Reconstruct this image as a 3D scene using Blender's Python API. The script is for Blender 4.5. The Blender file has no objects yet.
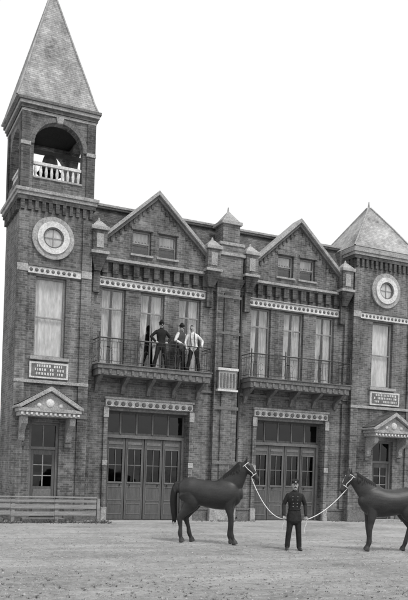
import bpy, bmesh, math, random
import numpy as np
from mathutils import Vector, Matrix
random.seed(7); np.random.seed(7)
scene=bpy.context.scene
COL=bpy.context.collection

# ------------------------------------------------------------ materials
def grey(v,t=0.0): return (v*(1+t),v,v*(1-t),1)
def newmat(name):
    m=bpy.data.materials.new(name); m.use_nodes=True
    nt=m.node_tree; b=nt.nodes['Principled BSDF']
    return m,nt,b
def N(nt,t,**k):
    n=nt.nodes.new(t)
    for a,v in k.items():
        if a in n.inputs.keys(): n.inputs[a].default_value=v
        else: setattr(n,a,v)
    return n
def surf(name,lo,hi,scale=3.0,rough=.85,bump=.3,bdist=.01,fine=25.0,stain=.35,spec=.2,stretch=(1,1,1)):
    """grey surface with coarse blotches, fine speckle and bump"""
    m,nt,b=newmat(name); L=nt.links.new
    tc=N(nt,'ShaderNodeTexCoord'); mp=N(nt,'ShaderNodeMapping'); mp.inputs['Scale'].default_value=stretch
    L(tc.outputs['Object'],mp.inputs[0])
    n1=N(nt,'ShaderNodeTexNoise',Scale=scale,Detail=6.0,Roughness=.65); L(mp.outputs[0],n1.inputs['Vector'])
    n2=N(nt,'ShaderNodeTexNoise',Scale=fine,Detail=4.0,Roughness=.7); L(mp.outputs[0],n2.inputs['Vector'])
    mx=N(nt,'ShaderNodeMath',operation='MULTIPLY_ADD'); mx.inputs[1].default_value=stain
    L(n1.outputs[0],mx.inputs[0])
    m2=N(nt,'ShaderNodeMath',operation='MULTIPLY'); m2.inputs[1].default_value=1-stain; L(n2.outputs[0],m2.inputs[0]); L(m2.outputs[0],mx.inputs[2])
    cr=N(nt,'ShaderNodeValToRGB'); cr.color_ramp.elements[0].position=.37; cr.color_ramp.elements[1].position=.63
    cr.color_ramp.elements[0].color=grey(lo); cr.color_ramp.elements[1].color=grey(hi)
    L(mx.outputs[0],cr.inputs[0]); L(cr.outputs[0],b.inputs['Base Color'])
    bp=N(nt,'ShaderNodeBump',Strength=bump,Distance=bdist); L(n2.outputs[0],bp.inputs['Height']); L(bp.outputs[0],b.inputs['Normal'])
    b.inputs['Roughness'].default_value=rough; b.inputs['Specular IOR Level'].default_value=spec
    return m
def brick(name,c1,c2,mo,amp=1.0):
    m,nt,b=newmat(name); L=nt.links.new
    tc=N(nt,'ShaderNodeTexCoord'); sp=N(nt,'ShaderNodeSeparateXYZ'); L(tc.outputs['Object'],sp.inputs[0])
    ad=N(nt,'ShaderNodeMath',operation='ADD'); L(sp.outputs[0],ad.inputs[0]); L(sp.outputs[1],ad.inputs[1])
    cb=N(nt,'ShaderNodeCombineXYZ'); L(ad.outputs[0],cb.inputs[0]); L(sp.outputs[2],cb.inputs[1])
    br=N(nt,'ShaderNodeTexBrick'); L(cb.outputs[0],br.inputs['Vector'])
    br.inputs['Scale'].default_value=1; br.inputs['Brick Width'].default_value=.23; br.inputs['Row Height'].default_value=.078
    br.inputs['Mortar Size'].default_value=.009; br.inputs['Mortar Smooth'].default_value=.3; br.inputs['Bias'].default_value=0
    br.inputs['Color1'].default_value=grey(c1); br.inputs['Color2'].default_value=grey(c2); br.inputs['Mortar'].default_value=grey(mo)
    n1=N(nt,'ShaderNodeTexNoise',Scale=.7,Detail=9.0,Roughness=.7); L(tc.outputs['Object'],n1.inputs['Vector'])
    n2=N(nt,'ShaderNodeTexNoise',Scale=8.0,Detail=6.0,Roughness=.8); L(tc.outputs['Object'],n2.inputs['Vector'])
    mp=N(nt,'ShaderNodeMapping'); mp.inputs['Scale'].default_value=(3.5,3.5,.22); L(tc.outputs['Object'],mp.inputs[0])
    n3=N(nt,'ShaderNodeTexNoise',Scale=1.0,Detail=5.0,Roughness=.65); L(mp.outputs[0],n3.inputs['Vector'])
    a1=N(nt,'ShaderNodeMath',operation='MULTIPLY_ADD'); a1.inputs[1].default_value=1.4; L(n1.outputs[0],a1.inputs[0]); L(n2.outputs[0],a1.inputs[2])
    a2=N(nt,'ShaderNodeMath',operation='ADD'); L(a1.outputs[0],a2.inputs[0]); L(n3.outputs[0],a2.inputs[1])
    mr=N(nt,'ShaderNodeMapRange'); mr.inputs[1].default_value=1.3; mr.inputs[2].default_value=2.1; mr.inputs[3].default_value=1-.75*amp; mr.inputs[4].default_value=1+.75*amp
    L(a2.outputs[0],mr.inputs[0])
    mu=N(nt,'ShaderNodeVectorMath',operation='SCALE'); L(br.outputs[0],mu.inputs[0]); L(mr.outputs[0],mu.inputs['Scale'])
    L(mu.outputs[0],b.inputs['Base Color'])
    bp=N(nt,'ShaderNodeBump',Strength=.6,Distance=.01); bp.invert=True; L(br.outputs['Fac'],bp.inputs['Height']); L(bp.outputs[0],b.inputs['Normal'])
    b.inputs['Roughness'].default_value=.9; b.inputs['Specular IOR Level'].default_value=.15
    return m
def glassmat(name,refl=.25,dark=.5):
    m,nt,b=newmat(name); nt.nodes.remove(b); L=nt.links.new
    out=nt.nodes['Material Output']
    tr=N(nt,'ShaderNodeBsdfTransparent'); tr.inputs[0].default_value=grey(dark)
    gl=N(nt,'ShaderNodeBsdfGlossy'); gl.inputs['Roughness'].default_value=.03; gl.inputs[0].default_value=grey(.9)
    tc=N(nt,'ShaderNodeTexCoord'); n=N(nt,'ShaderNodeTexNoise',Scale=1.4,Detail=2.0); L(tc.outputs['Object'],n.inputs['Vector'])
    bp=N(nt,'ShaderNodeBump',Strength=.25,Distance=.04); L(n.outputs[0],bp.inputs['Height']); L(bp.outputs[0],gl.inputs['Normal'])
    mx=N(nt,'ShaderNodeMixShader'); mx.inputs[0].default_value=refl
    L(tr.outputs[0],mx.inputs[1]); L(gl.outputs[0],mx.inputs[2]); L(mx.outputs[0],out.inputs[0])
    return m
M_BRICK=brick('brick_mat',.150,.080,.185)
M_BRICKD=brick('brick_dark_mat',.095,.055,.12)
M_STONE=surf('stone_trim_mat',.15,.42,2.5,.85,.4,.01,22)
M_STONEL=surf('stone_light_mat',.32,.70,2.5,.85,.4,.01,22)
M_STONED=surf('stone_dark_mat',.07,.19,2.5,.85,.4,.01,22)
M_SLATE=brick('slate_mat',.11,.075,.05)
M_SPIRE=brick('spire_slate_haze_mat',.34,.25,.19,.8)  # slate paled to put the haze around the steeple into its colour
M_WOOD=surf('door_paint_mat',.055,.12,1.5,.6,.2,.004,18,.5,.3,(6,6,1))
M_WOODF=surf('door_frame_mat',.085,.18,1.5,.6,.2,.004,18,.5,.3)
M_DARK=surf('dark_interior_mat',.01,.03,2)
M_FRAME=surf('window_frame_mat',.16,.32,3,.6,.1,.003,20)
M_CURT=surf('window_blind_mat',.42,.80,1.0,.95,.3,.02,4,.6,.1,(3,3,.6))
M_GLASS=glassmat('window_glass_mat',.055,.92)
M_GLASSD=glassmat('door_glass_mat',.04,.4)
M_IRON=surf('iron_mat',.02,.045,5,.5,.2,.002,40,.5,.4)
M_FENCE=surf('weathered_plank_mat',.12,.34,1.5,.9,.5,.006,14,.4,.1,(1,6,14))

# ------------------------------------------------------------ mesh helpers
def empty(name,loc=(0,0,0),rz=0):
    o=bpy.data.objects.new(name,None); COL.objects.link(o); o.location=loc; o.rotation_euler=(0,0,rz); o.empty_display_size=.3
    return o
class Mesh:
    def __init__(s,name,mat,parent=None): s.n=name; s.mat=mat; s.p=parent; s.v=[]; s.f=[]
    def add(s,vs,fs):
        b=len(s.v); s.v+= [tuple(v) for v in vs]; s.f+=[tuple(i+b for i in f) for f in fs]
    def box(s,x0,x1,y0,y1,z0,z1):
        s.add([(x0,y0,z0),(x1,y0,z0),(x1,y1,z0),(x0,y1,z0),(x0,y0,z1),(x1,y0,z1),(x1,y1,z1),(x0,y1,z1)],
              [(0,3,2,1),(4,5,6,7),(0,1,5,4),(1,2,6,5),(2,3,7,6),(3,0,4,7)])
    def frustum(s,a,b,z0,z1):
        s.add([(a[0],a[2],z0),(a[1],a[2],z0),(a[1],a[3],z0),(a[0],a[3],z0),(b[0],b[2],z1),(b[1],b[2],z1),(b[1],b[3],z1),(b[0],b[3],z1)],
              [(0,3,2,1),(4,5,6,7),(0,1,5,4),(1,2,6,5),(2,3,7,6),(3,0,4,7)])
    def prism(s,pts,y0,y1):
        n=len(pts); s.add([(x,y0,z) for x,z in pts]+[(x,y1,z) for x,z in pts],
            [tuple(range(n)),tuple(range(2*n-1,n-1,-1))]+[(i,i+n,(i+1)%n+n,(i+1)%n) for i in range(n)])
    def prismx(s,pts,x0,x1):
        n=len(pts); s.add([(x0,y,z) for y,z in pts]+[(x1,y,z) for y,z in pts],
            [tuple(range(n)),tuple(range(2*n-1,n-1,-1))]+[(i,i+n,(i+1)%n+n,(i+1)%n) for i in range(n)])
    def cyl(s,p0,p1,r,n=10,r2=None):
        r2=r if r2 is None else r2
        p0=Vector(p0);p1=Vector(p1);d=(p1-p0).normalized(); a=d.orthogonal().normalized(); b=d.cross(a)
        vs=[p0+(a*math.cos(2*math.pi*i/n)+b*math.sin(2*math.pi*i/n))*r for i in range(n)]+[p1+(a*math.cos(2*math.pi*i/n)+b*math.sin(2*math.pi*i/n))*r2 for i in range(n)]
        s.add(vs,[tuple(range(n-1,-1,-1)),tuple(range(n,2*n))]+[(i,(i+1)%n,(i+1)%n+n,i+n) for i in range(n)])
    def path(s,pts,r,n=6,closed=False):
        pts=[Vector(p) for p in pts]; m=len(pts); ref=None; vs=[]
        for i,p in enumerate(pts):
            a=pts[(i-1)%m] if (closed or i>0) else p; b=pts[(i+1)%m] if (closed or i<m-1) else p
            d=(b-a).normalized()
            if ref is None: ref=d.orthogonal().normalized()
            u=(ref-d*ref.dot(d)).normalized(); ref=u; w=d.cross(u)
            vs+=[p+(u*math.cos(2*math.pi*k/n)+w*math.sin(2*math.pi*k/n))*r for k in range(n)]
        fs=[]
        for i in range(m if closed else m-1):
            j=(i+1)%m
            fs+=[(i*n+k,i*n+(k+1)%n,j*n+(k+1)%n,j*n+k) for k in range(n)]
        s.add(vs,fs)
    def ring(s,c,ro,ri,y0,y1,n=40):
        cx,cz=c; vs=[];
        for y in (y0,y1):
            for r in (ro,ri):
                vs+=[(cx+r*math.cos(2*math.pi*k/n),y,cz+r*math.sin(2*math.pi*k/n)) for k in range(n)]
        fs=[]
        for k in range(n):
            j=(k+1)%n; fs+=[(k,j,n+j,n+k),(k,2*n+k,2*n+j,j),(n+k,n+j,3*n+j,3*n+k)]
        s.add(vs,fs)
    def disc(s,c,r,y0,y1,n=28): s.cyl((c[0],y1,c[1]),(c[0],y0,c[1]),r,n)
    def dome(s,c,r,y,n=10,dep=.6):
        cx,cz=c; rings=[(1,0),(.85,.5),(.5,.85),(0.05,1)]
        vs=[]
        for rr,h in rings: vs+=[(cx+rr*r*math.cos(2*math.pi*k/n),y-h*r*dep,cz+rr*r*math.sin(2*math.pi*k/n)) for k in range(n)]
        fs=[]
        for q in range(3): fs+=[(q*n+k,q*n+(k+1)%n,(q+1)*n+(k+1)%n,(q+1)*n+k) for k in range(n)]
        fs.append(tuple(range(3*n,4*n)))
        s.add(vs,fs)
    def wall(s,x0,x1,z0,z1,y0,y1,holes=()):
        xs=sorted({x0,x1,*[h[0] for h in holes],*[h[1] for h in holes]})
        for a,b in zip(xs,xs[1:]):
            if b-a<1e-6: continue
            hs=sorted([(h[2],h[3]) for h in holes if h[0]<=a+1e-6 and h[1]>=b-1e-6]); z=z0
            for u,w in hs:
                if u>z+1e-6: s.box(a,b,y0,y1,z,u)
                z=w
            if z<z1-1e-6: s.box(a,b,y0,y1,z,z1)
    def done(s,bevel=0,smooth=False):
        me=bpy.data.meshes.new(s.n); me.from_pydata(s.v,[],s.f); me.update()
        bm=bmesh.new(); bm.from_mesh(me); bmesh.ops.recalc_face_normals(bm,faces=bm.faces); bm.to_mesh(me); bm.free()
        o=bpy.data.objects.new(s.n,me); COL.objects.link(o); me.materials.append(s.mat)
        if s.p: o.parent=s.p
        if smooth:
            for p in me.polygons: p.use_smooth=True
        if bevel:
            b=o.modifiers.new('b','BEVEL'); b.width=bevel; b.segments=1; b.limit_method='ANGLE'
        return o

# ------------------------------------------------------------ FIRE STATION
FS=empty('brick_fire_station')
walls=Mesh('brick_walls',M_BRICK,FS); wd=Mesh('brick_corbels',M_BRICKD,FS)
tr=Mesh('stone_trim',M_STONE,FS); tl=Mesh('light_stone_trim',M_STONEL,FS); td=Mesh('dark_stone_trim',M_STONED,FS)
slate=Mesh('mansard_roof',M_SLATE,FS); fr=Mesh('window_frames',M_FRAME,FS); gl=Mesh('window_glass',M_GLASS,FS)
gd=Mesh('door_glass',M_GLASSD,FS); cu=Mesh('window_blinds',M_CURT,FS); dk=Mesh('dark_interior',M_DARK,FS)
dr=Mesh('engine_doors',M_WOOD,FS); df=Mesh('door_frames',M_WOODF,FS); spire=Mesh('steeple_roof',M_SPIRE,FS)

def window(x0,x1,z0,z1,y,cols=2,rows=(.32,.72),blind=1.0,f=.055,gap=0.0):
    fy=y+.14
    fr.box(x0,x0+f,fy,fy+.09,z0,z1); fr.box(x1-f,x1,fy,fy+.09,z0,z1)
    fr.box(x0+f,x1-f,fy,fy+.09,z1-f,z1); fr.box(x0+f,x1-f,fy,fy+.09,z0,z0+f)
    w=(x1-x0-2*f)
    for i in range(1,cols): cx=x0+f+w*i/cols; fr.box(cx-.022,cx+.022,fy+.015,fy+.07,z0+f,z1-f)
    for r in rows:
        z=z0+(z1-z0)*r; fr.box(x0+f,x1-f,fy+.012,fy+.073,z-.026,z+.026)
    gl.box(x0+f,x1-f,fy+.035,fy+.042,z0+f,z1-f)
    if blind:
        zb=z1-(z1-z0)*blind
        def pan(a,b,flare):
            n=16; vs=[]
            for i in range(n+1):
                t=i/n; x=a+(b-a)*t; yy=fy+.13+.022*math.sin(i*1.9)+random.uniform(-.006,.006)
                vs+=[(x+flare*(t if flare<0 else 1-t),yy,zb),(x,yy,z1)]
            cu.add(vs,[(2*i,2*i+2,2*i+3,2*i+1) for i in range(n)])
        if gap:
            m=(x0+x1)/2+random.uniform(-.03,.03); g_=gap*random.uniform(.4,1.3); pan(x0+f,m-gap*.2,-g_*w); pan(m+gap*.2,x1-f,g_*w)
        else: pan(x0+f,x1-f,0)
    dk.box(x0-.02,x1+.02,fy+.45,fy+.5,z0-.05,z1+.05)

C1,C2=10.18,16.32
holes=[]
WIN=((-1.52,.45),(0,.47),(1.52,.45))
for c in (C1,C2):
    holes.append((c-1.6,c+1.6,0,4.12))
    for o,w in WIN: holes.append((c+o-w,c+o+w,5.68,8.45))
X0,X1=7.62,19.0
walls.wall(X0,X1,0,9.0,0,.32,holes)
gh=[]
for c in (C1,C2): gh+= [(c-.93,c-.2,9.78,10.66),(c+.1,c+.83,9.78,10.66)]
walls.wall(X0,X1,9.36,10.1,-.16,.16,[(a,b,9.78,10.1) for a,b,_,_ in gh])
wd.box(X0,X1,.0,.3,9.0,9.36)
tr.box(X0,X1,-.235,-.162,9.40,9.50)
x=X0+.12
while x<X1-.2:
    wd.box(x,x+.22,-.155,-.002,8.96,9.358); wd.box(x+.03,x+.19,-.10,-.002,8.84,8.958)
    x+=.40
def coping(a,b): tr.box(a,b,-.24,.2,10.1,10.2)
coping(X0,C1-2.1); coping(C1+2.1,C2-2.1); coping(C2+2.1,X1)
slate.prismx([(.0,10.12),(.85,11.55),(1.2,11.55),(1.2,10.12)],X0,X1)
tr.box(X0,X1,.72,1.25,11.55,11.72); tr.box(X0,X1,.64,.718,11.60,11.68)
td.box(X0,X1,1.25,11.5,11.4,11.55)
DY=.22
for c in (C1,C2):
    zt=lambda x: 12.0-abs(x-c)*(1.9/2.05)
    def strip(a,b,z0):
        pts=[(a,z0),(b,z0),(b,zt(b))]
        if a<c<b: pts.append((c,zt(c)))
        pts.append((a,zt(a))); walls.prism(pts,-.16,.16)
    walls.prism([(c-2.05,10.1),(c-.93,10.1),(c-.93,zt(c-.93))],-.16,.16)
    walls.prism([(c+.83,10.1),(c+2.05,10.1),(c+.83,zt(c+.83))],-.16,.16)
    strip(c-.93,c-.2,10.66); strip(c-.2,c+.1,10.1); strip(c+.1,c+.83,10.66)
    for a,b in ((c-.93,c-.2),(c+.1,c+.83)):
        window(a,b,9.78,10.66,-.16,1,(.5,),.52)
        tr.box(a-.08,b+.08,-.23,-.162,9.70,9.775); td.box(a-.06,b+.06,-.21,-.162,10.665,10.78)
    slate.prism([(c-2.1,10.05),(c+2.1,10.05),(c,12.0)],.17,2.6)
    for sgn in (-1,1):
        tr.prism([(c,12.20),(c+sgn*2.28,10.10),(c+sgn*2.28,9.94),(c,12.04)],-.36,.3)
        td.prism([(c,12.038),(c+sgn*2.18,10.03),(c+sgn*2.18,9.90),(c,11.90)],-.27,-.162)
    for i in range(11):
        for sgn in (-1,1):
            x_=c+sgn*(.2+i*.17); z_=zt(x_)-.13
            wd.box(x_-.04,x_+.04,-.20,-.162,z_-.16,z_)
    for px in (c-2.25,c+2.25):
        wd.frustum((px-.12,px+.12,-.30,-.02),(px-.3,px+.3,-.52,-.02),8.95,9.5)
        tr.box(px-.33,px+.33,-.56,.08,9.5,9.6)
        walls.box(px-.26,px+.26,-.48,.02,9.6,10.35)
        tr.box(px-.13,px+.13,-.50,-.482,9.72,10.22)
        tr.box(px-.33,px+.33,-.55,.08,10.35,10.48)
        tr.frustum((px-.29,px+.29,-.51,.05),(px-.08,px+.08,-.3,-.16),10.48,10.72)
        tr.cyl((px,-.23,10.7),(px,-.23,10.84),.07,8,.03)
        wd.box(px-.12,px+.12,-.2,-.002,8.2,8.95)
    for o,w in WIN: window(c+o-w,c+o+w,5.68,8.45,0,2,(.36,.74),1.0,gap=.2)
    tl.box(c-2.12,c+2.12,-.07,-.002,8.50,8.76); tr.box(c-2.16,c+2.16,-.12,-.002,8.765,8.82)
    k=-2.0
    while k<2.05: td.dome((c+k,8.63),.07,-.072,8,.5); k+=.2
    td.box(c-2.1,c+2.1,-.05,-.002,8.455,8.495)
    tl.box(c-1.72,c+1.72,-.10,-.002,4.16,4.42); tr.box(c-1.78,c+1.78,-.16,-.002,4.425,4.5)
    k=-1.6
    while k<1.61:
        td.dome((c+k,4.27),.085,-.102,10,.7); tl.ring((c+k,4.28),.125,.1,-.125,-.102,12); k+=.267
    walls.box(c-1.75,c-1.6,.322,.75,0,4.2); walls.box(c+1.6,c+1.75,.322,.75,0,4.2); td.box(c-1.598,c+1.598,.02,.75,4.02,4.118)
    dr.box(c-1.6,c+1.6,.24+DY,.28+DY,3.16,4.02)
    for i in range(6):
        xx=c-1.6+i*.64; df.box(max(xx-.03,c-1.599),min(xx+.03,c+1.599),.2+DY,.24+DY,3.2,3.98)
    for i in range(5):
        xx=c-1.6+i*.64; gd.box(xx+.06,xx+.58,.225+DY,.238+DY,3.26,3.92)  # dark panes over the transom board paint in the shade of the recess
    df.box(c-1.599,c+1.599,.12+DY,.24+DY,3.04,3.16)
    df.box(c-1.599,c-1.5,.1+DY,.24+DY,0,3.04); df.box(c+1.5,c+1.599,.1+DY,.24+DY,0,3.04)
    lw=3.0/4
    for i in range(4):
        a=c-1.5+i*lw+.012; b=a+lw-.024
        wz0,wz1=1.42,2.64
        wa,wb=a+.1,b-.1
        D_=DY+random.uniform(-.012,.012)
        dr.wall(a,b,.02,3.03,.18+D_,.23+D_,[(wa,wb,wz0,wz1)])
        df.box(wa-.03,wb+.03,.155+D_,.178+D_,wz1+.002,wz1+.05); df.box(wa-.03,wb+.03,.155+D_,.178+D_,wz0-.06,wz0-.002)
        df.box(wa-.03,wa-.002,.155+D_,.178+D_,wz0,wz1); df.box(wb+.002,wb+.03,.155+D_,.178+D_,wz0,wz1)
        m=(wa+wb)/2; df.box(m-.014,m+.014,.185+D_,.215+D_,wz0,wz1); zz=wz0+.62; df.box(wa,wb,.187+D_,.213+D_,zz-.014,zz+.014)
        gd.box(wa,wb,.218+D_,.222+D_,wz0,wz1)
        for z0,z1 in ((.2,.62),(.72,1.24)):
            df.box(a+.08,b-.08,.165+D_,.178+D_,z0,z0+.03); df.box(a+.08,b-.08,.165+D_,.178+D_,z1-.03,z1)
            df.box(a+.08,a+.11,.165+D_,.178+D_,z0+.03,z1-.03); df.box(b-.11,b-.08,.165+D_,.178+D_,z0+.03,z1-.03)
        df.box(a+.08,b-.08,.165+D_,.178+D_,2.8,2.9)
        q0=m+.16 if i%2==0 else m-.2
        dk.box(q0,q0+.04,.13+D_,.152+D_,1.27,1.33)
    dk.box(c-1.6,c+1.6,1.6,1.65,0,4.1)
    for sx in (c-1.78,c+1.62):
        walls.box(sx,sx+.16,-.10,-.002,.5,4.158); tr.box(sx-.03,sx+.19,-.16,-.002,0,.5); tr.box(sx-.02,sx+.18,-.13,-.103,3.75,4.1)
        tr.box(sx-.02,sx+.18,-.12,-.103,2.0,2.2)
for a,b in ((X0,C1-1.82),(C1+1.82,C2-1.82),(C2+1.82,X1)):
    td.box(a,b,-.06,-.002,.0,.42); td.box(a,b,-.09,-.002,.422,.5)
td.box(X0,X1,-.05,-.002,4.92,5.02)

# --- centre pier
P=13.22
walls.box(P-.5,P+.5,-.22,-.002,.5,9.0); tr.box(P-.56,P+.56,-.30,-.1,0,.5)
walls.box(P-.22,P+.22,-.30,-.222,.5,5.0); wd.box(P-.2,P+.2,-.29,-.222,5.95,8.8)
wd.frustum((P-.5,P+.5,-.22,-.01),(P-.62,P+.62,-.42,-.01),9.0,9.358)
walls.box(P-.5,P+.5,-.38,.5,9.36,10.6)
tr.box(P-.58,P+.58,-.46,.5,10.2,10.32)
tr.box(P-.54,P+.54,-.42,.54,10.602,10.72); walls.box(P-.36,P+.36,-.28,.42,10.72,11.45)
tr.box(P-.44,P+.44,-.36,.5,11.45,11.58); tr.frustum((P-.38,P+.38,-.30,.44),(P-.03,P+.03,.04,.1),11.58,12.05)
tr.cyl((P,.07,12.0),(P,.07,12.22),.05,8,.02)
# carved stone block on the pier: fluted panel between two mouldings
tr.box(P-.38,P+.38,-.36,-.224,5.08,5.80); tl.box(P-.44,P+.44,-.41,-.224,5.802,5.90); tl.box(P-.44,P+.44,-.41,-.224,5.002,5.078)
for i in range(5):
    q0=P-.31+i*.135; td.box(q0,q0+.075,-.385,-.362,5.16,5.70)
for z in (2.2,4.3): td.box(P-.52,P+.52,-.32,-.302,z,z+.12)
for z in (7.2,8.6): td.box(P-.52,P+.52,-.31,-.292,z,z+.10)
for a,b in ((X0,X0+.26),(X1-.26,X1)):
    walls.box(a,b,-.12,-.002,.5,4.9); walls.box(a,b,-.12,-.002,5.04,8.78)
pipe=Mesh('downpipe',M_IRON,FS)
pipe.path([(13.86,-.08,9.0),(13.86,-.08,.25),(13.86,-.2,.12)],.045,8)
for z in (1.5,3.2,5.2,7.2): pipe.box(13.80,13.92,-.13,-.01,z,z+.05)
pipe.done(smooth=True)

walls.box(7.62,19.0,11.3,11.6,0,11.5)
walls.box(7.62,7.9,.34,11.28,0,11.39); walls.box(18.72,19.0,.34,11.28,0,11.39)
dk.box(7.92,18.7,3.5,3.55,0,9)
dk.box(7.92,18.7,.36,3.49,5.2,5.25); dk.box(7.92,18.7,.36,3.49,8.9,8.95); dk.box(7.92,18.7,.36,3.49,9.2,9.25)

# --- towers
def arc(cx,cz,r,a0,a1,n): return [(cx+r*math.cos(a0+(a1-a0)*i/n),cz+r*math.sin(a0+(a1-a0)*i/n)) for i in range(n+1)]
def tower(x0,x1,wc,dc,roundc,plaque):
    y0,y1=-.35,2.2
    wx0,wx1=wc-.54,wc+.54; dx0,dx1=dc-.52,dc+.52
    walls.wall(x0,x1,0,11.2,y0,y0+.3,[(wx0,wx1,5.68,8.45),(dx0,dx1,.12,3.42)])
    walls.box(x0,x0+.3,y0+.302,y1,0,11.2); walls.box(x1-.3,x1,y0+.302,y1,0,11.2); walls.box(x0+.302,x1-.302,y1-.3,y1,0,11.2)
    for a,b in ((x0-.05,x0+.3),(x1-.3,x1+.05)):
        walls.box(a,b,y0-.07,y0-.002,.5,4.75); walls.box(a,b,y0-.07,y0-.002,4.87,10.6)
        td.box(a-.03,b+.02,y0-.12,y0-.002,0,.5)
        td.box(a-.02,b+.01,y0-.10,y0-.072,3.6,3.75); tr.box(a-.02,b+.01,y0-.10,y0-.072,8.55,8.8)
    td.box(x0+.3,dx0-.22,y0-.06,y0-.002,0,.45); td.box(dx1+.22,x1-.3,y0-.06,y0-.002,0,.45)
    window(wx0,wx1,5.68,8.45,y0,1,(.5,),1.0,f=.07)
    tr.box(wx0-.14,wx1+.14,y0-.15,y0-.002,5.56,5.675)
    tl.box(x0+.32,x1-.32,y0-.06,y0-.002,8.52,8.76); td.box(x0+.32,x1-.32,y0-.10,y0-.002,8.765,8.84)
    k=x0+.42
    while k<x1-.4: td.dome((k,8.64),.065,y0-.062,8,.5); k+=.19
    tr.box(x0-.06,x1+.06,y0-.09,y0-.002,4.752,4.868)
    a,b=plaque
    tl.box(a-.04,b+.04,y0-.09,y0-.002,4.93,5.50); td.box(a+.03,b-.03,y0-.105,y0-.092,5.0,5.43)
    rnd=random.Random(int(x0*7))
    for z in (5.04,5.18,5.31):
        xx=a+.12+rnd.uniform(0,.1)
        while xx<b-.16:
            wv=rnd.uniform(.03,.07)
            if rnd.random()<.85: tl.box(xx,xx+wv,y0-.118,y0-.107,z,z+.09)
            xx+=wv+.035
    tr.ring((roundc,9.8),.74,.55,y0-.08,y0-.002); tl.ring((roundc,9.8),.56,.36,y0-.13,y0-.003); td.ring((roundc,9.8),.37,.31,y0-.10,y0-.003)
    cu.disc((roundc,9.8),.33,y0-.02,y0-.004)
    gl.disc((roundc,9.8),.33,y0-.035,y0-.03)
    fr.box(roundc-.31,roundc+.31,y0-.05,y0-.036,9.785,9.815); fr.box(roundc-.015,roundc+.015,y0-.053,y0-.0355,9.5,10.1)
    def ringbox(m,o,z0,z1): m.box(x0-o,x1+o,y0-o,y1+o,z0,z1)
    k=x0+.0
    while k<x1-.08: wd.box(k,k+.12,y0-.11,y0-.002,10.66,10.98); k+=.24
    k=y0+.1
    while k<y1-.1: wd.box(x0-.11,x0-.002,k,k+.12,10.66,10.98); k+=.24
    ringbox(wd,.12,10.985,11.12); ringbox(tr,.16,11.122,11.24); ringbox(tr,.21,11.242,11.36)
    p0,p1=y0-.75,y0-.002
    a,b=dc-1.02,dc+1.02
    tr.box(a,b,p0,p1,3.58,3.72); tr.box(a-.05,b+.05,p0-.06,p1,3.722,3.84)
    k=a+.03
    while k<b-.08: tl.box(k,k+.08,p0-.04,p0-.002,3.62,3.70); k+=.16
    tr.prism([(a+.08,3.842),(b-.08,3.842),(dc,4.42)],p0+.06,p1)
    tl.dome((dc,4.04),.15,p0+.058,12,.4)
    for sx in (-1,1):
        tl.dome((dc+sx*.38,3.96),.08,p0+.058,10,.4)
        tr.prism([(dc,4.60),(dc+sx*1.14,3.91),(dc+sx*1.14,3.845),(dc+sx*1.0,3.845),(dc,4.44)],p0-.1,p1)
        xb=dc+sx*.82
        pr=[(p1,2.72),(p1-.1,2.76),(p1-.17,2.86),(p1-.13,2.98),(p1-.2,3.1),(p1-.38,3.22),(p1-.58,3.32),(p1-.64,3.44),(p1-.6,3.578),(p1,3.578)]
        tr.prismx(pr,xb-.1,xb+.1)
        td.box(xb-.13,xb+.13,y0-.08,y0-.003,2.58,2.715)
    slate.prism([(dc-1.1,3.97),(dc,4.63),(dc+1.1,3.97),(dc,4.602)],p0-.06,p1)
    df.box(dx0,dx0+.09,y0+.12,y0+.25,.12,3.42); df.box(dx1-.09,dx1,y0+.12,y0+.25,.12,3.42); df.box(dx0+.09,dx1-.09,y0+.12,y0+.25,3.33,3.42)
    df.box(dx0+.09,dx1-.09,y0+.13,y0+.24,2.48,2.58)
    gd.box(dx0+.09,dx1-.09,y0+.2,y0+.205,2.58,3.33); fr.box(dc-.015,dc+.015,y0+.17,y0+.2,2.58,3.33)
    wa,wb=dx0+.2,dx1-.2
    dr.wall(dx0+.09,dx1-.09,.14,2.48,y0+.17,y0+.22,[(wa,wb,1.2,2.3)])
    gd.box(wa,wb,y0+.195,y0+.2,1.2,2.3)
    fr.box(dc-.02,dc+.02,y0+.16,y0+.19,1.2,2.3); fr.box(wa,wb,y0+.161,y0+.189,1.56,1.59); fr.box(wa,wb,y0+.161,y0+.189,1.93,1.96)
    for z0,z1 in ((.25,.6),(.68,1.1)): df.box(wa,wb,y0+.15,y0+.168,z0,z1)
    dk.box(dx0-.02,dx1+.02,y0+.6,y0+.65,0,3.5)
    tr.box(dx0-.2,dx1+.2,y0-.42,y0+.1,0.0,.115)
    return y0,y1
LX0,LX1=5.12,7.62
RX0,RX1=19.0,22.15
ty0,ty1=tower(LX0,LX1,6.26,6.2,6.27,(5.62,6.9))
tower(RX0,RX1,20.52,20.72,20.58,(19.95,21.4))

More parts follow.
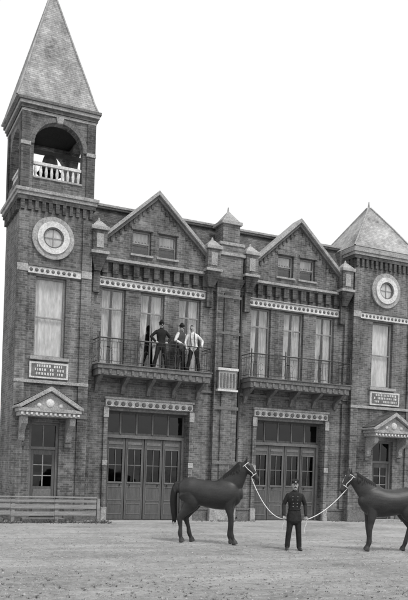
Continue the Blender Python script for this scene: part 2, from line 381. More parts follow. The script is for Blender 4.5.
cx=(LX0+LX1)/2; bx0,bx1=LX0+.0,LX1-.0
zs,ze=11.36,14.0
spring,rad=12.95,.86
bel=Mesh('belfry_walls',M_BRICK,FS)
def tri_profile(c,r,h0,h1):
    quads=[]
    a=arc(c,spring,r,math.pi,0,18)
    quads.append([(h0,zs),(c-r,zs),(c-r,ze),(h0,ze)]); quads.append([(c+r,zs),(h1,zs),(h1,ze),(c+r,ze)])
    for p,q in zip(a,a[1:]): quads.append([p,q,(q[0],ze),(p[0],ze)])
    return quads
for q in tri_profile(cx,rad,bx0,bx1):
    bel.prism(q,ty0,ty0+.3); bel.prism(q,ty1-.3,ty1)
yc=(ty0+ty1)/2
for q in tri_profile(yc,rad,ty0+.302,ty1-.302):
    bel.prismx(q,bx0,bx0+.3); bel.prismx(q,bx1-.3,bx1)
bel.done()
for a in (bx0-.05,bx1-.25):
    wd.box(a,a+.3,ty0-.06,ty0-.002,11.362,12.85); tr.box(a-.02,a+.32,ty0-.09,ty0-.002,12.85,12.98); wd.box(a,a+.3,ty0-.06,ty0-.002,12.98,13.99)
wd.box(bx0-.06,bx0-.002,ty0+.05,ty0+.3,11.362,13.99); wd.box(bx0-.06,bx0-.002,ty1-.3,ty1-.02,11.362,13.99)
n=20; a_o=arc(cx,spring,rad+.17,math.pi,0,n); a_i=arc(cx,spring,rad+.0,math.pi,0,n)
for i in range(n): td.prism([a_o[i],a_o[i+1],a_i[i+1],a_i[i]],ty0-.05,ty0-.002)
tr.frustum((cx-.09,cx+.09,ty0-.1,ty0-.003),(cx-.14,cx+.14,ty0-.12,ty0-.003),13.78,13.998)
walls.box(cx-rad,cx+rad,ty0-.02,ty0+.3,11.37,11.78); tr.box(cx-rad,cx+rad,ty0-.06,ty0+.3,11.782,11.85)
for a_ in ((bx0-.04,bx0+.3),(bx1-.3,bx1+.04)): walls.box(*a_,yc-rad,yc+rad,11.37,11.85)
walls.box(cx-rad,cx+rad,ty1-.3,ty1+.02,11.37,11.85)
bal=Mesh('belfry_balustrade',M_STONEL,FS)
for yb in (ty0+.14,ty1-.14):
    bal.box(cx-rad+.01,cx+rad-.01,yb-.06,yb+.06,12.30,12.40)
    for i in range(9):
        xx=cx-rad+.1+i*(2*rad-.2)/8; bal.cyl((xx,yb,11.85),(xx,yb,12.08),.03,8,.06); bal.cyl((xx,yb,12.08),(xx,yb,12.30),.06,8,.03)
for xb in (bx0+.14,bx1-.14):
    bal.box(xb-.06,xb+.06,yc-rad+.01,yc+rad-.01,12.30,12.40)
    for i in range(9):
        yy=yc-rad+.1+i*(2*rad-.2)/8; bal.cyl((xb,yy,11.85),(xb,yy,12.08),.03,8,.06); bal.cyl((xb,yy,12.08),(xb,yy,12.30),.06,8,.03)
bal.done()
dk.box(bx0+.31,bx1-.31,ty0+.31,ty1-.31,11.3,11.6)
bell=Mesh('bell',M_IRON,FS)
prof=[(.10,13.15),(.22,13.1),(.27,12.95),(.30,12.75),(.38,12.58),(.46,12.48)]
n=24; vs=[]; fs=[]
for r,z in prof: vs+=[(cx+r*math.cos(2*math.pi*k/n),yc+r*math.sin(2*math.pi*k/n),z) for k in range(n)]
for q in range(len(prof)-1): fs+=[(q*n+k,q*n+(k+1)%n,(q+1)*n+(k+1)%n,(q+1)*n+k) for k in range(n)]
fs.append(tuple(range(n))); bell.add(vs,fs); bell.box(bx0+.1,bx1-.1,yc-.06,yc+.06,13.15,13.28); bell.done()
dk.box(bx0+.31,bx1-.31,ty0+.31,ty1-.31,13.86,13.92)
def rb(m,o,z0,z1): m.box(bx0-o,bx1+o,ty0-o,ty1+o,z0,z1)
rb(tr,.06,14.0,14.1); rb(wd,.10,14.102,14.22); rb(tr,.15,14.222,14.34); rb(td,.20,14.342,14.44)
scx=cx-.10
def sq(h): return (scx-h,scx+h,yc-h,yc+h)
SP=[(1.42,14.442),(1.31,14.75),(1.14,15.35),(.02,19.12)]
for (a,za),(b,zb) in zip(SP,SP[1:]): spire.frustum(sq(a),sq(b),za,zb)
sp=Mesh('steeple_ridges',M_STONE,FS)
for sx,sy in ((-1,-1),(1,-1),(1,1),(-1,1)):
    sp.path([(scx+sx*a,yc+sy*a,za+.01) for a,za in SP],.035,6)
sp.cyl((scx,yc,19.0),(scx,yc,19.6),.05,8,.015); sp.done()
rcx=(RX0+RX1)/2-.05; ry=(ty0+ty1)/2
k=[(RX0-.22,RX1+.22,ty0-.22,ty1+.22),(RX0+.05,RX1-.05,ty0+.05,ty1-.05),(RX0+.78,RX1-.78,ty0+.64,ty1-.64),(rcx-.05,rcx+.05,ry-.05,ry+.05)]
zk=[11.452,11.75,12.75,13.70]
slr=Mesh('tower_roof',brick('tower_slate_mat',.34,.26,.2,.8),FS)
tr.box(RX0-.20,RX1+.20,ty0-.20,ty1+.20,11.362,11.45)
for i in range(3): slr.frustum(k[i],k[i+1],zk[i],zk[i+1])
slr.done()
rg=Mesh('tower_roof_ridges',M_STONE,FS)
for sx in (0,1):
    for sy in (2,3): rg.path([(k[i][sx],k[i][sy],zk[i]+.01) for i in range(4)],.04,6)
rg.cyl((rcx,ry,13.65),(rcx,ry,13.98),.06,8,.02); rg.done()

# --- balconies
def balcony(a,b):
    f=Mesh('balcony_floor',M_STONED,FS); y=-.85
    f.box(a,b,y,-.003,5.42,5.56); f.box(a+.04,b-.04,y+.05,-.003,5.2,5.418); f.box(a-.03,b+.03,y-.04,-.2,5.562,5.6)
    kk=a+.15
    while kk<b-.1: f.box(kk,kk+.1,y+.01,y+.048,5.24,5.40); kk+=.28
    for xx in np.linspace(a+.2,b-.2,5):
        f.prismx([(-.003,4.62),(-.08,4.62),(-.2,4.9),(-.6,5.1),(-.72,5.198),(-.003,5.198)],xx-.07,xx+.07)
    f.done(.008)
    r=Mesh('balcony_railing',M_IRON,FS); zt=6.5; zb=5.7
    yy=y+.03
    def run(p,q,n):
        p=Vector(p);q=Vector(q)
        for z,rr in ((zt,.017),(zt-.12,.007),(zb,.010)): r.cyl(p+Vector((0,0,z)),q+Vector((0,0,z)),rr,6)
        for i in range(n+1):
            c=p.lerp(q,i/n); r.cyl(c+Vector((0,0,zb)),c+Vector((0,0,zt-.12)),.0055,5)
            if i<n:
                m=p.lerp(q,(i+.5)/n); d=(q-p).normalized(); R=(q-p).length/n*.42
                if i%2==0: r.path([m+d*R*math.cos(t)+Vector((0,0,zt-.06+.05*math.sin(t))) for t in np.linspace(0,2*math.pi,9)[:-1]],.005,4,True)
                if i%4==2: r.path([m+d*(R*1.3*math.cos(t))+Vector((0,0,(zb+zt)/2-.1+.14*math.sin(t))) for t in np.linspace(0,2*math.pi,13)[:-1]],.006,4,True)
    run((a+.03,yy,0),(b-.03,yy,0),int((b-a)/.17)); run((a+.03,yy,0),(a+.03,-.02,0),4); run((b-.03,yy,0),(b-.03,-.02,0),4)
    for xx in (a+.03,(2*a+b)/3,(a+2*b)/3,b-.03):
        r.box(xx-.016,xx+.016,yy-.016,yy+.016,5.6,6.62); r.cyl((xx,yy,6.62),(xx,yy,6.70),.03,8,.01)
        for sg in (-1,1):
            pts=[(xx+sg*(.05+.10*t*math.sin(5*t)),yy-.03,5.72+.62*t) for t in np.linspace(0,1,14)]
            r.path(pts,.008,5)
    r.done()
balcony(7.88,12.3); balcony(13.95,18.6)

for m,b in ((walls,0),(wd,0),(tr,.01),(tl,.01),(td,.008),(slate,0),(fr,.004),(gl,0),(gd,0),(cu,0),(dk,0),(dr,.005),(df,.004),(spire,0)): m.done(b)

# ------------------------------------------------------------ fence
FN=empty('wooden_fence'); fm=Mesh('fence_rails',M_FENCE,FN)
fy=-1.3
xx=-3.8
while xx<8.1:
    fm.box(xx,xx+.11,fy,fy+.11,0,.84)
    nx=xx+1.46
    if nx<8.2:
        for z0,z1 in ((.26,.40),(.50,.64)):
            o=random.uniform(-.015,.015); fm.box(xx-.03,nx-.035,fy-.035,fy-.003,z0+o,z1+o)
        o=random.uniform(0,.012)
        fm.box(xx-.03,nx-.035,fy-.07,fy+.16,.842+o,.885+o)
        fm.box(xx-.03,nx-.035,fy-.032,fy-.002,.70,.80)
    xx=nx
fm.done(.006)

# ------------------------------------------------------------ ground
gmat,nt,b=newmat('dirt_road_mat'); L=nt.links.new
tc=N(nt,'ShaderNodeTexCoord')
n1=N(nt,'ShaderNodeTexNoise',Scale=.45,Detail=9.0,Roughness=.7); L(tc.outputs['Object'],n1.inputs['Vector'])
mp=N(nt,'ShaderNodeMapping'); mp.inputs['Rotation'].default_value=(0,0,math.radians(12)); mp.inputs['Scale'].default_value=(.22,2.0,1); L(tc.outputs['Object'],mp.inputs[0])
n2=N(nt,'ShaderNodeTexNoise',Scale=1.0,Detail=8.0,Roughness=.72); L(mp.outputs[0],n2.inputs['Vector'])
n3=N(nt,'ShaderNodeTexNoise',Scale=7.0,Detail=9.0,Roughness=.85); L(tc.outputs['Object'],n3.inputs['Vector'])
s1=N(nt,'ShaderNodeMath',operation='MULTIPLY_ADD'); s1.inputs[1].default_value=1.3; L(n1.outputs[0],s1.inputs[0]); L(n2.outputs[0],s1.inputs[2])
s2=N(nt,'ShaderNodeMath',operation='MULTIPLY_ADD'); s2.inputs[1].default_value=2.4; L(n3.outputs[0],s2.inputs[0]); L(s1.outputs[0],s2.inputs[2])
cr=N(nt,'ShaderNodeMapRange'); cr.inputs[1].default_value=1.9; cr.inputs[2].default_value=2.75; cr.inputs[3].default_value=.24; cr.inputs[4].default_value=.78
L(s2.outputs[0],cr.inputs[0]); cc=N(nt,'ShaderNodeCombineColor'); [L(cr.outputs[0],cc.inputs[i]) for i in range(3)]
L(cc.outputs[0],b.inputs['Base Color']); b.inputs['Roughness'].default_value=.95; b.inputs['Specular IOR Level'].default_value=.1
bp=N(nt,'ShaderNodeBump',Strength=1.0,Distance=.06); L(s2.outputs[0],bp.inputs['Height']); L(bp.outputs[0],b.inputs['Normal'])
g=Mesh('ground',gmat); g.add([(-1500,-1500,0),(1500,-1500,0),(1500,1500,0),(-1500,1500,0)],[(0,1,2,3)]); g.done()
pv=Mesh('pavement',surf('pavement_mat',.22,.45,1.2,.9,.5,.02,12))
pv.add([(-6,-1.05,.004),(30,-1.05,.004),(30,.0,.004),(-6,.0,.004)],[(0,1,2,3)]); pv.done()
gv=Mesh('gravel',surf('gravel_mat',.05,.4,4,.95))
for i in range(9000):
    d=10.3+14.7*random.random()*random.random()**.35; u=random.uniform(-.36,.36)
    r=u*d; X=d*.4179+r*.9085; Y=-26.68+d*.9085-r*.4179
    if Y>-1.1: continue
    q=random.choice((.008,.01,.012,.016,.022,.03)); a=random.random()*6.28
    ca,sa=math.cos(a)*q,math.sin(a)*q; h=q*random.uniform(.4,.9)
    gv.add([(X+ca,Y+sa,0.001),(X-sa,Y+ca,.001),(X-ca*1.2,Y-sa,.001),(X+sa,Y-ca*.8,.001),(X+ca*.3,Y+sa*.3,h)],[(0,1,4),(1,2,4),(2,3,4),(3,0,4)])
gv.done()
gr=Mesh('grass',surf('grass_mat',.05,.16,9,.9))
def tuft(X,Y,s):
    for k in range(random.randint(5,11)):
        a=random.random()*6.28; l=s*random.uniform(.5,1.2); w_=.006
        dx,dy=math.cos(a),math.sin(a); bx,by=X+dx*.03*random.random(),Y+dy*.03*random.random()
        gr.add([(bx-dy*w_,by+dx*w_,0),(bx+dy*w_,by-dx*w_,0),(bx+dx*l*.3,by+dy*l*.3,l*.6),(bx+dx*l*.6,by+dy*l*.6,l*.85)],[(0,1,2),(0,2,3)])
for i in range(420): tuft(random.uniform(-4,8.4),-1.3+random.gauss(0,.14),random.uniform(.05,.18))
for i in range(240):
    X=random.uniform(8.2,22)
    if any(abs(X-c)<1.75 for c in (C1,C2)): continue
    tuft(X,-.42-abs(random.gauss(0,.12)),random.uniform(.03,.10))
for i in range(260):
    d=random.uniform(10.4,14); r=random.uniform(-.33,.33)*d+random.gauss(0,.2)
    tuft(d*.4179+r*.9085,-26.68+d*.9085-r*.4179,random.uniform(.015,.045))
gr.done()

# ------------------------------------------------------------ organic figures
class Fig:
    def __init__(s): s.t=[]
    def tube(s,pts,rad,tag,side=(1,0,0),cap=True):
        pts=[Vector(p) for p in pts]; rad=[(r,r) if not hasattr(r,'__len__') else r for r in rad]
        s.t.append((pts,rad,tag,Vector(side),cap))
    def build(s,name,mats,voxel,smooth,parent,retag=None):
        v=[];f=[];n=30
        for pts,rad,tag,side,cap in s.t:
            if len(pts)>=4:
                P=[];R=[];m=len(pts)
                for i in range(m-1):
                    p0,p1,p2,p3=pts[max(i-1,0)],pts[i],pts[i+1],pts[min(i+2,m-1)]
                    r0,r1,r2,r3=[Vector((*rad[j],0)) for j in (max(i-1,0),i,i+1,min(i+2,m-1))]
                    for t in (0,.25,.5,.75):
                        cr=lambda a,b,c,d:.5*((2*b)+(c-a)*t+(2*a-5*b+4*c-d)*t*t+(3*b-a-3*c+d)*t**3)
                        P.append(cr(p0,p1,p2,p3)); q=cr(r0,r1,r2,r3); R.append((max(q.x,.004),max(q.y,.004)))
                P.append(pts[-1]);R.append(rad[-1]); pts,rad=P,R
            m=len(pts); tg=[]
            for i in range(m):
                a=pts[max(i-1,0)]; b=pts[min(i+1,m-1)]; tg.append((b-a).normalized())
            seq=[(pts[i],rad[i],tg[i]) for i in range(m)]
            if cap:
                r0=min(rad[0]); r1=min(rad[-1])
                seq=[(pts[0]-tg[0]*r0*.75,(rad[0][0]*.45,rad[0][1]*.45),tg[0]),(pts[0]-tg[0]*r0*.45,(rad[0][0]*.82,rad[0][1]*.82),tg[0])]+seq+\
                    [(pts[-1]+tg[-1]*r1*.45,(rad[-1][0]*.82,rad[-1][1]*.82),tg[-1]),(pts[-1]+tg[-1]*r1*.75,(rad[-1][0]*.45,rad[-1][1]*.45),tg[-1])]
            base=len(v)
            for p,(ra,rb_),t in seq:
                u=(side-t*side.dot(t))
                if u.length<.05: u=t.orthogonal()
                u.normalize(); w=t.cross(u)
                for k in range(n):
                    an=2*math.pi*k/n; v.append(tuple(p+u*ra*math.cos(an)+w*rb_*math.sin(an)))
            q=len(seq)
            for i in range(q-1):
                for k in range(n): f.append((base+i*n+k,base+i*n+(k+1)%n,base+(i+1)*n+(k+1)%n,base+(i+1)*n+k))
            f.append(tuple(base+k for k in range(n-1,-1,-1))); f.append(tuple(base+(q-1)*n+k for k in range(n)))
        me=bpy.data.meshes.new(name+'_src'); me.from_pydata(v,[],f); me.update()
        o=bpy.data.objects.new(name+'_src',me); COL.objects.link(o)
        md=o.modifiers.new('r','REMESH'); md.mode='VOXEL'; md.voxel_size=voxel; md.adaptivity=0
        if smooth: sm=o.modifiers.new('s','SMOOTH'); sm.factor=.5; sm.iterations=smooth
        dg=bpy.context.evaluated_depsgraph_get(); ev=o.evaluated_get(dg); nm=bpy.data.meshes.new_from_object(ev)
        bpy.data.objects.remove(o); nm.name=name
        for m_ in mats: nm.materials.append(m_)
        P=len(nm.polygons); C=np.zeros(P*3); nm.polygons.foreach_get('center',C); C=C.reshape(-1,3)
        best=np.full(P,1e9); tag_=np.zeros(P,int)
        for pts,rad,tag,side,cap in s.t:
            for i in range(len(pts)-1):
                a=np.array(pts[i]); b=np.array(pts[i+1]); ab=b-a; tt=np.clip(((C-a)@ab)/max(ab@ab,1e-9),0,1)
                dd=np.linalg.norm(C-(a+tt[:,None]*ab),axis=1)
                r0=math.sqrt(rad[i][0]*rad[i][1]); r1=math.sqrt(rad[i+1][0]*rad[i+1][1])
                sc=dd/(r0+(r1-r0)*tt)
                k=sc<best; best[k]=sc[k]; tag_[k]=tag
        if retag: tag_=retag(C,tag_)
        nm.polygons.foreach_set('material_index',tag_.astype(np.int32)); nm.polygons.foreach_set('use_smooth',np.ones(P,bool))
        nm.update()
        ob=bpy.data.objects.new(name,nm); COL.objects.link(ob); ob.parent=parent
        return ob

def cloth(name,v,sheen=0): return surf(name,v*.6,v*1.4,6,.85,.8,.02,16,.5,.2)
M_SKIN=surf('skin_mat',.26,.36,8,.6,.1,.002,40)
M_HAIR=surf('hair_mat',.02,.05,20,.6)
M_NAVY=cloth('dark_wool_mat',.020); M_BLACK=cloth('black_cloth_mat',.016); M_SHOE=surf('shoe_mat',.012,.03,9,.35,.1,.002,30,.5,.5)
M_SHIRT=cloth('white_shirt_mat',.55); M_GREYC=cloth('grey_cloth_mat',.06); M_BRASS=surf('brass_mat',.35,.5,9,.3,.1,.001,30,.5,.8)
M_EYE=surf('eye_mat',.01,.02,9,.3)

def person(name,loc,rz,jacket,sleeve,trouser,armL,armR,hat,lean=0.0,legspread=.1,coat_len=.80,h=1.0):
    E=empty(name,loc,rz); E.scale=(h,h,h)
    F=Fig(); ln=lean
    def T(x,y,z): return (x+ln*max(0,z-.9),y,z)
    flare=.196 if coat_len<.79 else .176
    F.tube([T(0,0,coat_len),T(0,0,.92),T(0,0,1.05),T(0,-.005,1.18),T(0,-.01,1.31),T(0,0,1.40),T(0,.005,1.455),T(0,.005,1.485)],
           [(flare,.75*flare),(.174,.130),(.150,.112),(.165,.122),(.186,.128),(.185,.112),(.135,.085),(.075,.065)],0)
    F.tube([T(0,.01,1.47),T(0,0,1.53)],[(.058,.06),(.054,.058)],3)
    F.tube([T(0,.008,1.482),T(0,.006,1.505)],[(.066,.068),(.062,.064)],7 if hat!='cap' else 0,cap=False)
    F.tube([T(0,-.035,1.535),T(0,-.02,1.57),T(0,-.008,1.615),T(0,.0,1.66),T(0,.005,1.70),T(0,.008,1.735)],
           [(.040,.045),(.060,.078),(.070,.092),(.075,.098),(.073,.094),(.052,.07)],3)
    F.tube([T(0,-.095,1.655),T(0,-.118,1.622)],[.009,.015],3)
    F.tube([T(0,-.085,1.562),T(0,-.082,1.548)],[.022,.02],3)
    for sx in (-1,1):
        F.tube([T(sx*.078,.01,1.655),T(sx*.080,.012,1.615)],[(.010,.018),(.008,.012)],3)
        F.tube([T(sx*.004,-.105,1.598),T(sx*.036,-.092,1.588)],[.011,.006],4)
        F.tube([T(sx*.018,-.093,1.672),T(sx*.045,-.082,1.672)],[.006,.005],4)
        F.tube([(sx*.085,0,.90),(sx*(.088+legspread*.1),-.01,.70),(sx*(.09+legspread*.25),-.012,.48),(sx*(.09+legspread*.4),.01,.28),(sx*(.09+legspread*.5),.015,.085)],
               [(.094,.10),(.086,.094),(.071,.076),(.068,.074),(.064,.072)],2)
        fx=.09+legspread*.5
        F.tube([(sx*fx,.055,.042),(sx*fx,-.0,.048),(sx*(fx+.02),-.09,.038),(sx*(fx+.035),-.17,.028)],[(.036,.04),(.042,.046),(.046,.036),(.036,.024)],5)
    for sx,A in ((-1,armL),(1,armR)):
        S=Vector(T(sx*.162,0,1.39)); el=Vector(A[0]); wr=Vector(A[1]); hd=Vector(A[2]).normalized(); cn=Vector(A[3]).normalized()
        mid=S.lerp(el,.5)+Vector((sx*.008,0,0))
        F.tube([S,mid,el],[(.062,.064),(.057,.059),(.050,.052)],1)
        F.tube([el,el.lerp(wr,.45),wr],[(.050,.052),(.047,.048),(.037,.039)],1)
        cn=(cn-hd*cn.dot(hd)).normalized(); sd=hd.cross(cn)
        F.tube([wr,wr+hd*.04,wr+hd*.085],[(.024,.02),(.036,.017),(.040,.014)],3,side=sd)
        ts=A[4]
        for k,l in enumerate((.072,.082,.076,.06)):
            b0=wr+hd*.078+sd*ts*(.030-.0195*k)
            b1=b0+(hd*.8+cn*.6).normalized()*l*.42; b2=b1+(hd*.1+cn*1).normalized()*l*.36; b3=b2+(-hd*.7+cn*.6).normalized()*l*.26
            F.tube([b0,b1,b2,b3],[.0095,.0092,.0086,.0078],3)
        t0=wr+hd*.03+sd*ts*.030; t1=t0+(sd*ts*.6+hd*.7+cn*.3).normalized()*.035; t2=t1+(hd*.7+cn*.75).normalized()*.032
        F.tube([t0,t1,t2],[.012,.0105,.009],3)
    if hat=='cap':
        F.tube([T(0,.006,1.70),T(0,.006,1.735),T(0,.004,1.757),T(0,.0,1.768)],[(.079,.099),(.080,.100),(.092,.112),(.086,.106)],6,cap=False)
        F.tube([T(0,-.085,1.705),T(0,-.135,1.690)],[(.062,.008),(.040,.006)],6)
    elif hat=='bowler':
        F.tube([T(0,.006,1.70),T(0,.006,1.75),T(0,.004,1.79)],[(.080,.100),(.078,.096),(.052,.065)],6)
        F.tube([T(0,.006,1.700),T(0,.006,1.712)],[(.112,.135),(.114,.138)],6,cap=False)
    elif hat=='hair': F.tube([T(0,.015,1.70),T(0,.02,1.745)],[(.074,.09),(.055,.07)],4)
    def retag(C,tg):
        x=C[:,0]-ln*np.maximum(0,C[:,2]-.9)
        hair=(tg==3)&(C[:,2]>1.60)&((C[:,1]>.035)|(C[:,2]>1.715))&(np.abs(x)<.1)
        tg=tg.copy(); tg[hair]=4; return tg
    F.build(name+'_body',[jacket,sleeve,trouser,M_SKIN,M_HAIR,M_SHOE,M_BLACK,M_SHIRT],.0085,2,E,retag)
    ey=Mesh('eyes',M_EYE,E)
    for sx in (-1,1): ey.dome((T(sx*.03,0,1.652)[0],1.652),.0115,-.088,8,.5)
    ey.path([T(-.022,-.097,1.578),T(0,-.102,1.577),T(.022,-.097,1.578)],.004,5)
    ey.done()
    return E
TH=math.radians(24.7)
MAN=(10.32,-10.13,0)
hwL=(-.27,-.13,.89); hwR=(.28,-.11,.89)
ff=person('firefighter',MAN,-TH,M_NAVY,M_NAVY,M_NAVY,
  ((-.27,.03,1.14),hwL,(-.12,-.35,-1),(.6,-.8,.2),-1),((.275,.03,1.14),hwR,(.12,-.3,-1),(-.6,-.8,.2),1),'cap',0,.12,.74,1.0)
bt=Mesh('tunic_buttons',M_BRASS,ff)
for sx in (-1,1):
    for i in range(5):
        z=1.36-.085*i; bt.dome((sx*(.05+.012*(i<2)),z),.009,-.128+.012*abs(i-1.2)/2,8,.6)
bt.dome((0,1.725),.020,-.096,10,.5)
bt.done()
bl=Mesh('belt',M_BLACK,ff)
bl.path([(.155*math.cos(t),.117*math.sin(t),1.03) for t in np.linspace(0,2*math.pi,29)[:-1]],.016,6,True); bl.done()
man=person('standing_man',(10.36,-.50,5.6),math.radians(-6),M_BLACK,M_BLACK,M_BLACK,
  ((-.38,.02,1.18),(-.24,-.10,1.0),(.8,-.4,-.3),(.3,.5,-.6),-1),((.37,.04,1.18),(.24,-.08,1.0),(-.8,-.4,-.3),(-.3,.5,-.6),1),'bowler',0,.3,.80)
m2=person('standing_man',(11.18,-.40,5.6),math.radians(20),M_GREYC,M_SHIRT,M_BLACK,
  ((-.27,.0,1.13),(-.16,-.20,1.02),(.7,-.6,-.2),(.1,0,-1),-1),((.27,.05,1.13),(.27,-.06,.88),(0,-.2,-1),(-.9,-.2,0),1),'bowler',.06,.1,.88)
m3=person('standing_man',(11.72,-.42,5.6),math.radians(-30),M_SHIRT,M_SHIRT,M_BLACK,
  ((-.32,-.10,1.16),(-.28,-.32,1.02),(-.2,-.7,-.5),(0,-.3,-1),-1),((.33,-.04,1.16),(.33,-.22,.98),(.2,-.5,-.8),(0,-.3,-1),1),'hair',-.12,.25,.95)
vs_=Mesh('braces',M_BLACK,m3)
for sg in (-1,1):
    vs_.path([(sg*.075-.12*(z-.9),y,z) for y,z in ((-.128,.98),(-.135,1.18),(-.142,1.31),(-.12,1.40),(-.06,1.465),(.03,1.47),(.11,1.40),(.13,1.2),(.12,.98))],.014,6)
vs_.done()

def coat(name,v): return surf(name,v*.4,v*1.7,1.6,.46,.3,.006,30,.6,.38,(1,1,2.5))
M_HALT=surf('halter_mat',.5,.75,8,.8)
M_MANE=surf('mane_mat',.006,.015,8,.6,.8,.02,60,.3,.25,(1,1,4)); M_HOOF=surf('hoof_mat',.03,.07,8,.5)
def horse(name,loc,rz,cm,neck,head,legs,sc=1.0):
    E=empty(name,loc,rz); E.scale=(sc,sc,sc); F=Fig(); Y=(0,1,0)
    F.tube([(-.82,0,1.40),(-.75,0,1.40),(-.60,0,1.385),(-.36,0,1.345),(-.08,0,1.295),(.2,0,1.275),(.42,0,1.30),(.60,0,1.33),(.73,0,1.34),(.79,0,1.35)],
           [(.10,.12),(.20,.24),(.290,.335),(.30,.335),(.33,.350),(.32,.38),(.285,.405),(.245,.38),(.18,.29),(.12,.19)],0,Y)
    F.tube([(-.42,0,1.62),(-.70,0,1.57)],[(.16,.10),(.11,.09)],0,Y)
    F.tube([(.20,0,1.58),(.38,0,1.67),(.55,0,1.64)],[(.08,.07),(.075,.08),(.08,.09)],0,Y)
    for sy in (-1,1):
        F.tube([(.62,sy*.09,1.34),(.60,sy*.11,1.16)],[(.10,.12),(.09,.10)],0,Y)
        F.tube([(.47,sy*.155,1.46),(.54,sy*.155,1.26),(.52,sy*.15,1.08)],[(.07,.15),(.085,.15),(.08,.12)],0,Y)
    npts=[(x,y,z) for x,y,z,_,_ in neck]; F.tube(npts,[(a,b) for *_,a,b in neck],0,Y)
    hp=[Vector((x,y,z)) for x,y,z,_,_ in head]; F.tube(hp,[(a,b) for *_,a,b in head],0,Y)
    ax=(hp[-1]-hp[0]).normalized(); dn=Vector((ax.z,0,-ax.x))
    if dn.z>0: dn=-dn
    up=-dn
    F.tube([hp[0]+ax*.08+dn*.05,hp[1]+ax*.05+dn*.06],[(.075,.075),(.06,.06)],0,Y)
    F.tube([hp[-1]+dn*.015,hp[-1]+ax*.035+dn*.03],[(.052,.05),(.046,.036)],0,Y)
    for sy in (-1,1):
        b0=hp[0]+up*.05+Vector((0,sy*.05,0)); tip=b0+Vector((.02,sy*.02,.17))
        F.tube([b0,b0.lerp(tip,.5)+Vector((0,sy*.012,0)),tip],[(.034,.026),(.036,.024),(.011,.011)],0,Y)
        F.tube([hp[1]+ax*-.03+up*.05+Vector((0,sy*.07,0)),hp[1]+ax*.05+up*.035+Vector((0,sy*.065,0))],[.026,.02],0)
    for kind,sy,dx in legs:
        y=sy*.16
        if kind=='f':
            K=[(.55,.7,1.22,.12,.20),(.53,.85,1.04,.105,.15),(.55,1,.84,.076,.097),(.57,1,.63,.060,.068),(.57,1,.54,.053,.060),(.56,1,.38,.042,.048),(.56,1,.24,.050,.058),(.59,1,.14,.046,.050),(.615,1,.085,.060,.068)]
        else:
            K=[(-.52,.75,1.30,.18,.30),(-.45,.95,1.06,.14,.23),(-.57,1,.84,.088,.130),(-.69,1,.66,.058,.090),(-.685,1,.56,.053,.072),(-.65,1,.40,.044,.053),(-.64,1,.25,.052,.062),(-.61,1,.14,.047,.053),(-.585,1,.085,.062,.070)]
        pts=[];rad=[]
        for x,ys,z,a,b in K:
            k=max(0,(1.1-z)/1.05); pts.append((x+dx*k,y*ys,z)); rad.append((a,b))
        F.tube(pts,rad,0,Y)
        hx,_,hz=pts[-1]; F.tube([(hx-.005,y,.085),(hx+.02,y,.012)],[(.062,.070),(.072,.084)],2,Y,cap=False)
    cr=[Vector(p) for p in npts]; crest=[]
    for i,(x,y,z,a,b) in enumerate(neck):
        t=(cr[min(i+1,len(cr)-1)]-cr[max(i-1,0)]).normalized(); nrm=Vector((-t.z,0,t.x)); crest.append(Vector((x,y,z))+nrm*b*.93)
    F.tube(crest[1:],[(.03,.04)]*len(crest[1:]),1,Y)
    rr=random.Random(3)
    for c0,c1 in zip(crest[1:],crest[2:]):
        for t in (0,.25,.5,.75):
            c=c0.lerp(c1,t); l=rr.uniform(.16,.24)
            for s_ in (-1,1): F.tube([c+Vector((0,s_*.02,.01)),c+Vector((.0,s_*.085,-.06)),c+Vector((.02,s_*.115,-l))],[(.03,.028),(.03,.022),(.012,.010)],1,Y)
    F.tube([hp[0]+up*.09,hp[0]+ax*.12+up*.10],[(.03,.022),(.015,.012)],1,Y)
    F.tube([(-.82,0,1.56),(-.91,0,1.49),(-.955,.0,1.26),(-.955,.01,.98),(-.92,.0,.70),(-.90,0,.52)],[(.05,.055),(.065,.07),(.085,.09),(.09,.095),(.07,.075),(.02,.025)],1,Y)
    for k in range(5):
        a=k*1.3; F.tube([(-.95+.04*math.cos(a),.04*math.sin(a),1.1),(-.94+.06*math.cos(a),.06*math.sin(a),.8),(-.92+.05*math.cos(a+.5),.05*math.sin(a),.50-.03*k)],[.03,.03,.008],1)
    F.build(name+'_body',[cm,M_MANE,M_HOOF],.013,10,E)
    H=Mesh('halter',M_HALT,E)
    def around(c,ra,rb2): return [c+Vector((0,math.cos(t)*ra,0))+up*math.sin(t)*rb2 for t in np.linspace(0,2*math.pi,19)[:-1]]
    nb=hp[-2].lerp(hp[-3],.35)+dn*.01; a_,b_=.067,.086
    H.path(around(nb,a_,b_),.011,6,True)
    tp=hp[0]+ax*.035+dn*.02; H.path(around(tp,.094,.128),.010,6,True)
    for sy in (-1,1): H.path([tp+Vector((0,sy*.094,0)),hp[1]+ax*.02+dn*.03+Vector((0,sy*.100,0)),hp[2]+Vector((0,sy*.081,0)),nb+Vector((0,sy*a_,0))],.010,6)
    H.path([hp[0]+ax*.05+up*.108,hp[1]+up*.122,hp[2]+up*.098,nb+up*b_],.010,6)
    H.done(smooth=True)
    e=Mesh('eyes',M_EYE,E)
    for sy in (-1,1):
        c=hp[1]+ax*.01+up*.045+Vector((0,sy*.086,0)); e.cyl(c-Vector((0,sy*.01,0)),c+Vector((0,sy*.008,0)),.019,8,.011)
    e.done()
    bpy.context.view_layer.update()
    return E,E.matrix_world@(nb-up*b_)
neckL=[(.44,0,1.42,.19,.34),(.60,0,1.61,.155,.30),(.73,0,1.80,.118,.235),(.83,0,1.97,.096,.182),(.89,0,2.07,.085,.145)]
headL=[(.90,0,2.11,.078,.105),(.99,0,2.02,.094,.130),(1.10,0,1.89,.078,.102),(1.18,0,1.79,.062,.080),(1.235,0,1.725,.060,.070)]
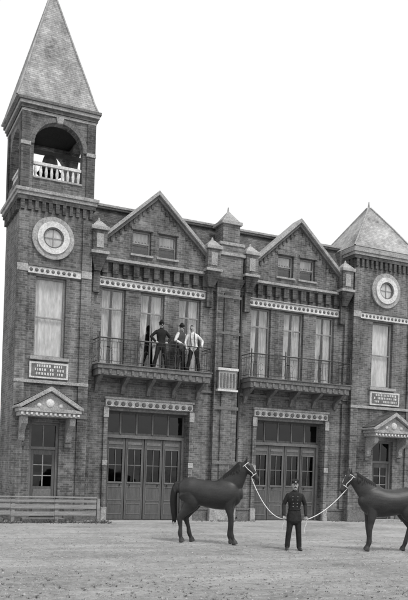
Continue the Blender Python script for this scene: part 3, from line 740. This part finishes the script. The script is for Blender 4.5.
neckR=[(.44,0,1.40,.19,.34),(.64,0,1.56,.155,.29),(.82,0,1.72,.118,.23),(.98,0,1.87,.096,.177),(1.06,0,1.95,.085,.14)]
headR=[(1.07,0,1.99,.078,.105),(1.15,0,1.90,.094,.130),(1.24,0,1.76,.078,.102),(1.30,0,1.65,.062,.080),(1.345,0,1.575,.060,.070)]
hA,mA=horse('horse',(8.83,-8.25,0),-TH-math.radians(10),coat('horse_coat_mat',.018),neckL,headL,
   [('f',1,-.04),('f',-1,.10),('h',1,.12),('h',-1,-.10)],1.02)
hB,mB=horse('horse',(12.86,-10.72,0),math.pi-TH+math.radians(8),coat('horse_coat_brown_mat',.024),neckR,headR,
   [('f',1,.05),('f',-1,-.06),('h',1,-.02),('h',-1,.14)],.98)
bpy.context.view_layer.update()
def rope(p,q,sag,tail):
    r=Mesh('lead_rope',M_HALT); p=Vector(p);q=Vector(q); pts=[]
    for t in np.linspace(0,1,26):
        c=p.lerp(q,t); c.z-=4*sag*t*(1-t); pts.append(c)
    for k in range(1,8): pts.append(q+Vector((.02*math.sin(k),0.01*k,-.05*k*tail)))
    r.path(pts,.011,6); r.done(smooth=True)
W=ff.matrix_world
rope(mA,W@(Vector(hwL)+Vector((-.005,-.05,-.10))),.26,.8); rope(mB,W@(Vector(hwR)+Vector((.005,-.05,-.10))),.12,1)

# ------------------------------------------------------------ light
SUN=Vector((.18,-.62,1.0)).normalized()
w=bpy.data.worlds.new('World'); scene.world=w; w.use_nodes=True; nt=w.node_tree; bg=nt.nodes['Background']
sky=nt.nodes.new('ShaderNodeTexSky'); sky.sky_type='NISHITA'; sky.sun_disc=False
sky.sun_elevation=math.asin(SUN.z); sky.sun_rotation=math.atan2(SUN.x,SUN.y); sky.dust_density=4; sky.air_density=1
bw=nt.nodes.new('ShaderNodeRGBToBW'); nt.links.new(sky.outputs[0],bw.inputs[0])
ma=nt.nodes.new('ShaderNodeMath'); ma.operation='MULTIPLY_ADD'; ma.inputs[1].default_value=.35; ma.inputs[2].default_value=6.6
nt.links.new(bw.outputs[0],ma.inputs[0]); nt.links.new(ma.outputs[0],bg.inputs[0]); bg.inputs[1].default_value=.14
ld=bpy.data.lights.new('sun','SUN'); ld.energy=2.3; ld.angle=math.radians(14); ld.color=(1,.99,.975)
lo=bpy.data.objects.new('sun',ld); COL.objects.link(lo); lo.rotation_euler=(-SUN).to_track_quat('-Z','Y').to_euler(); lo.location=(10,-20,30)

# ------------------------------------------------------------ camera
cd=bpy.data.cameras.new('camera'); cam=bpy.data.objects.new('camera',cd); COL.objects.link(cam); scene.camera=cam
cd.sensor_fit='HORIZONTAL'; cd.sensor_width=36; cd.lens=36*765/408; cd.shift_x=.01375; cd.shift_y=170/408; cd.clip_end=4000
cam.matrix_world=Matrix.Translation((0,-26.68,1.95))@Matrix.Rotation(-TH,4,'Z')@Matrix.Rotation(math.pi/2,4,'X')@Matrix.Rotation(.033,4,'Z')
scene.view_settings.view_transform='Standard'; scene.view_settings.look='None'; scene.view_settings.exposure=0
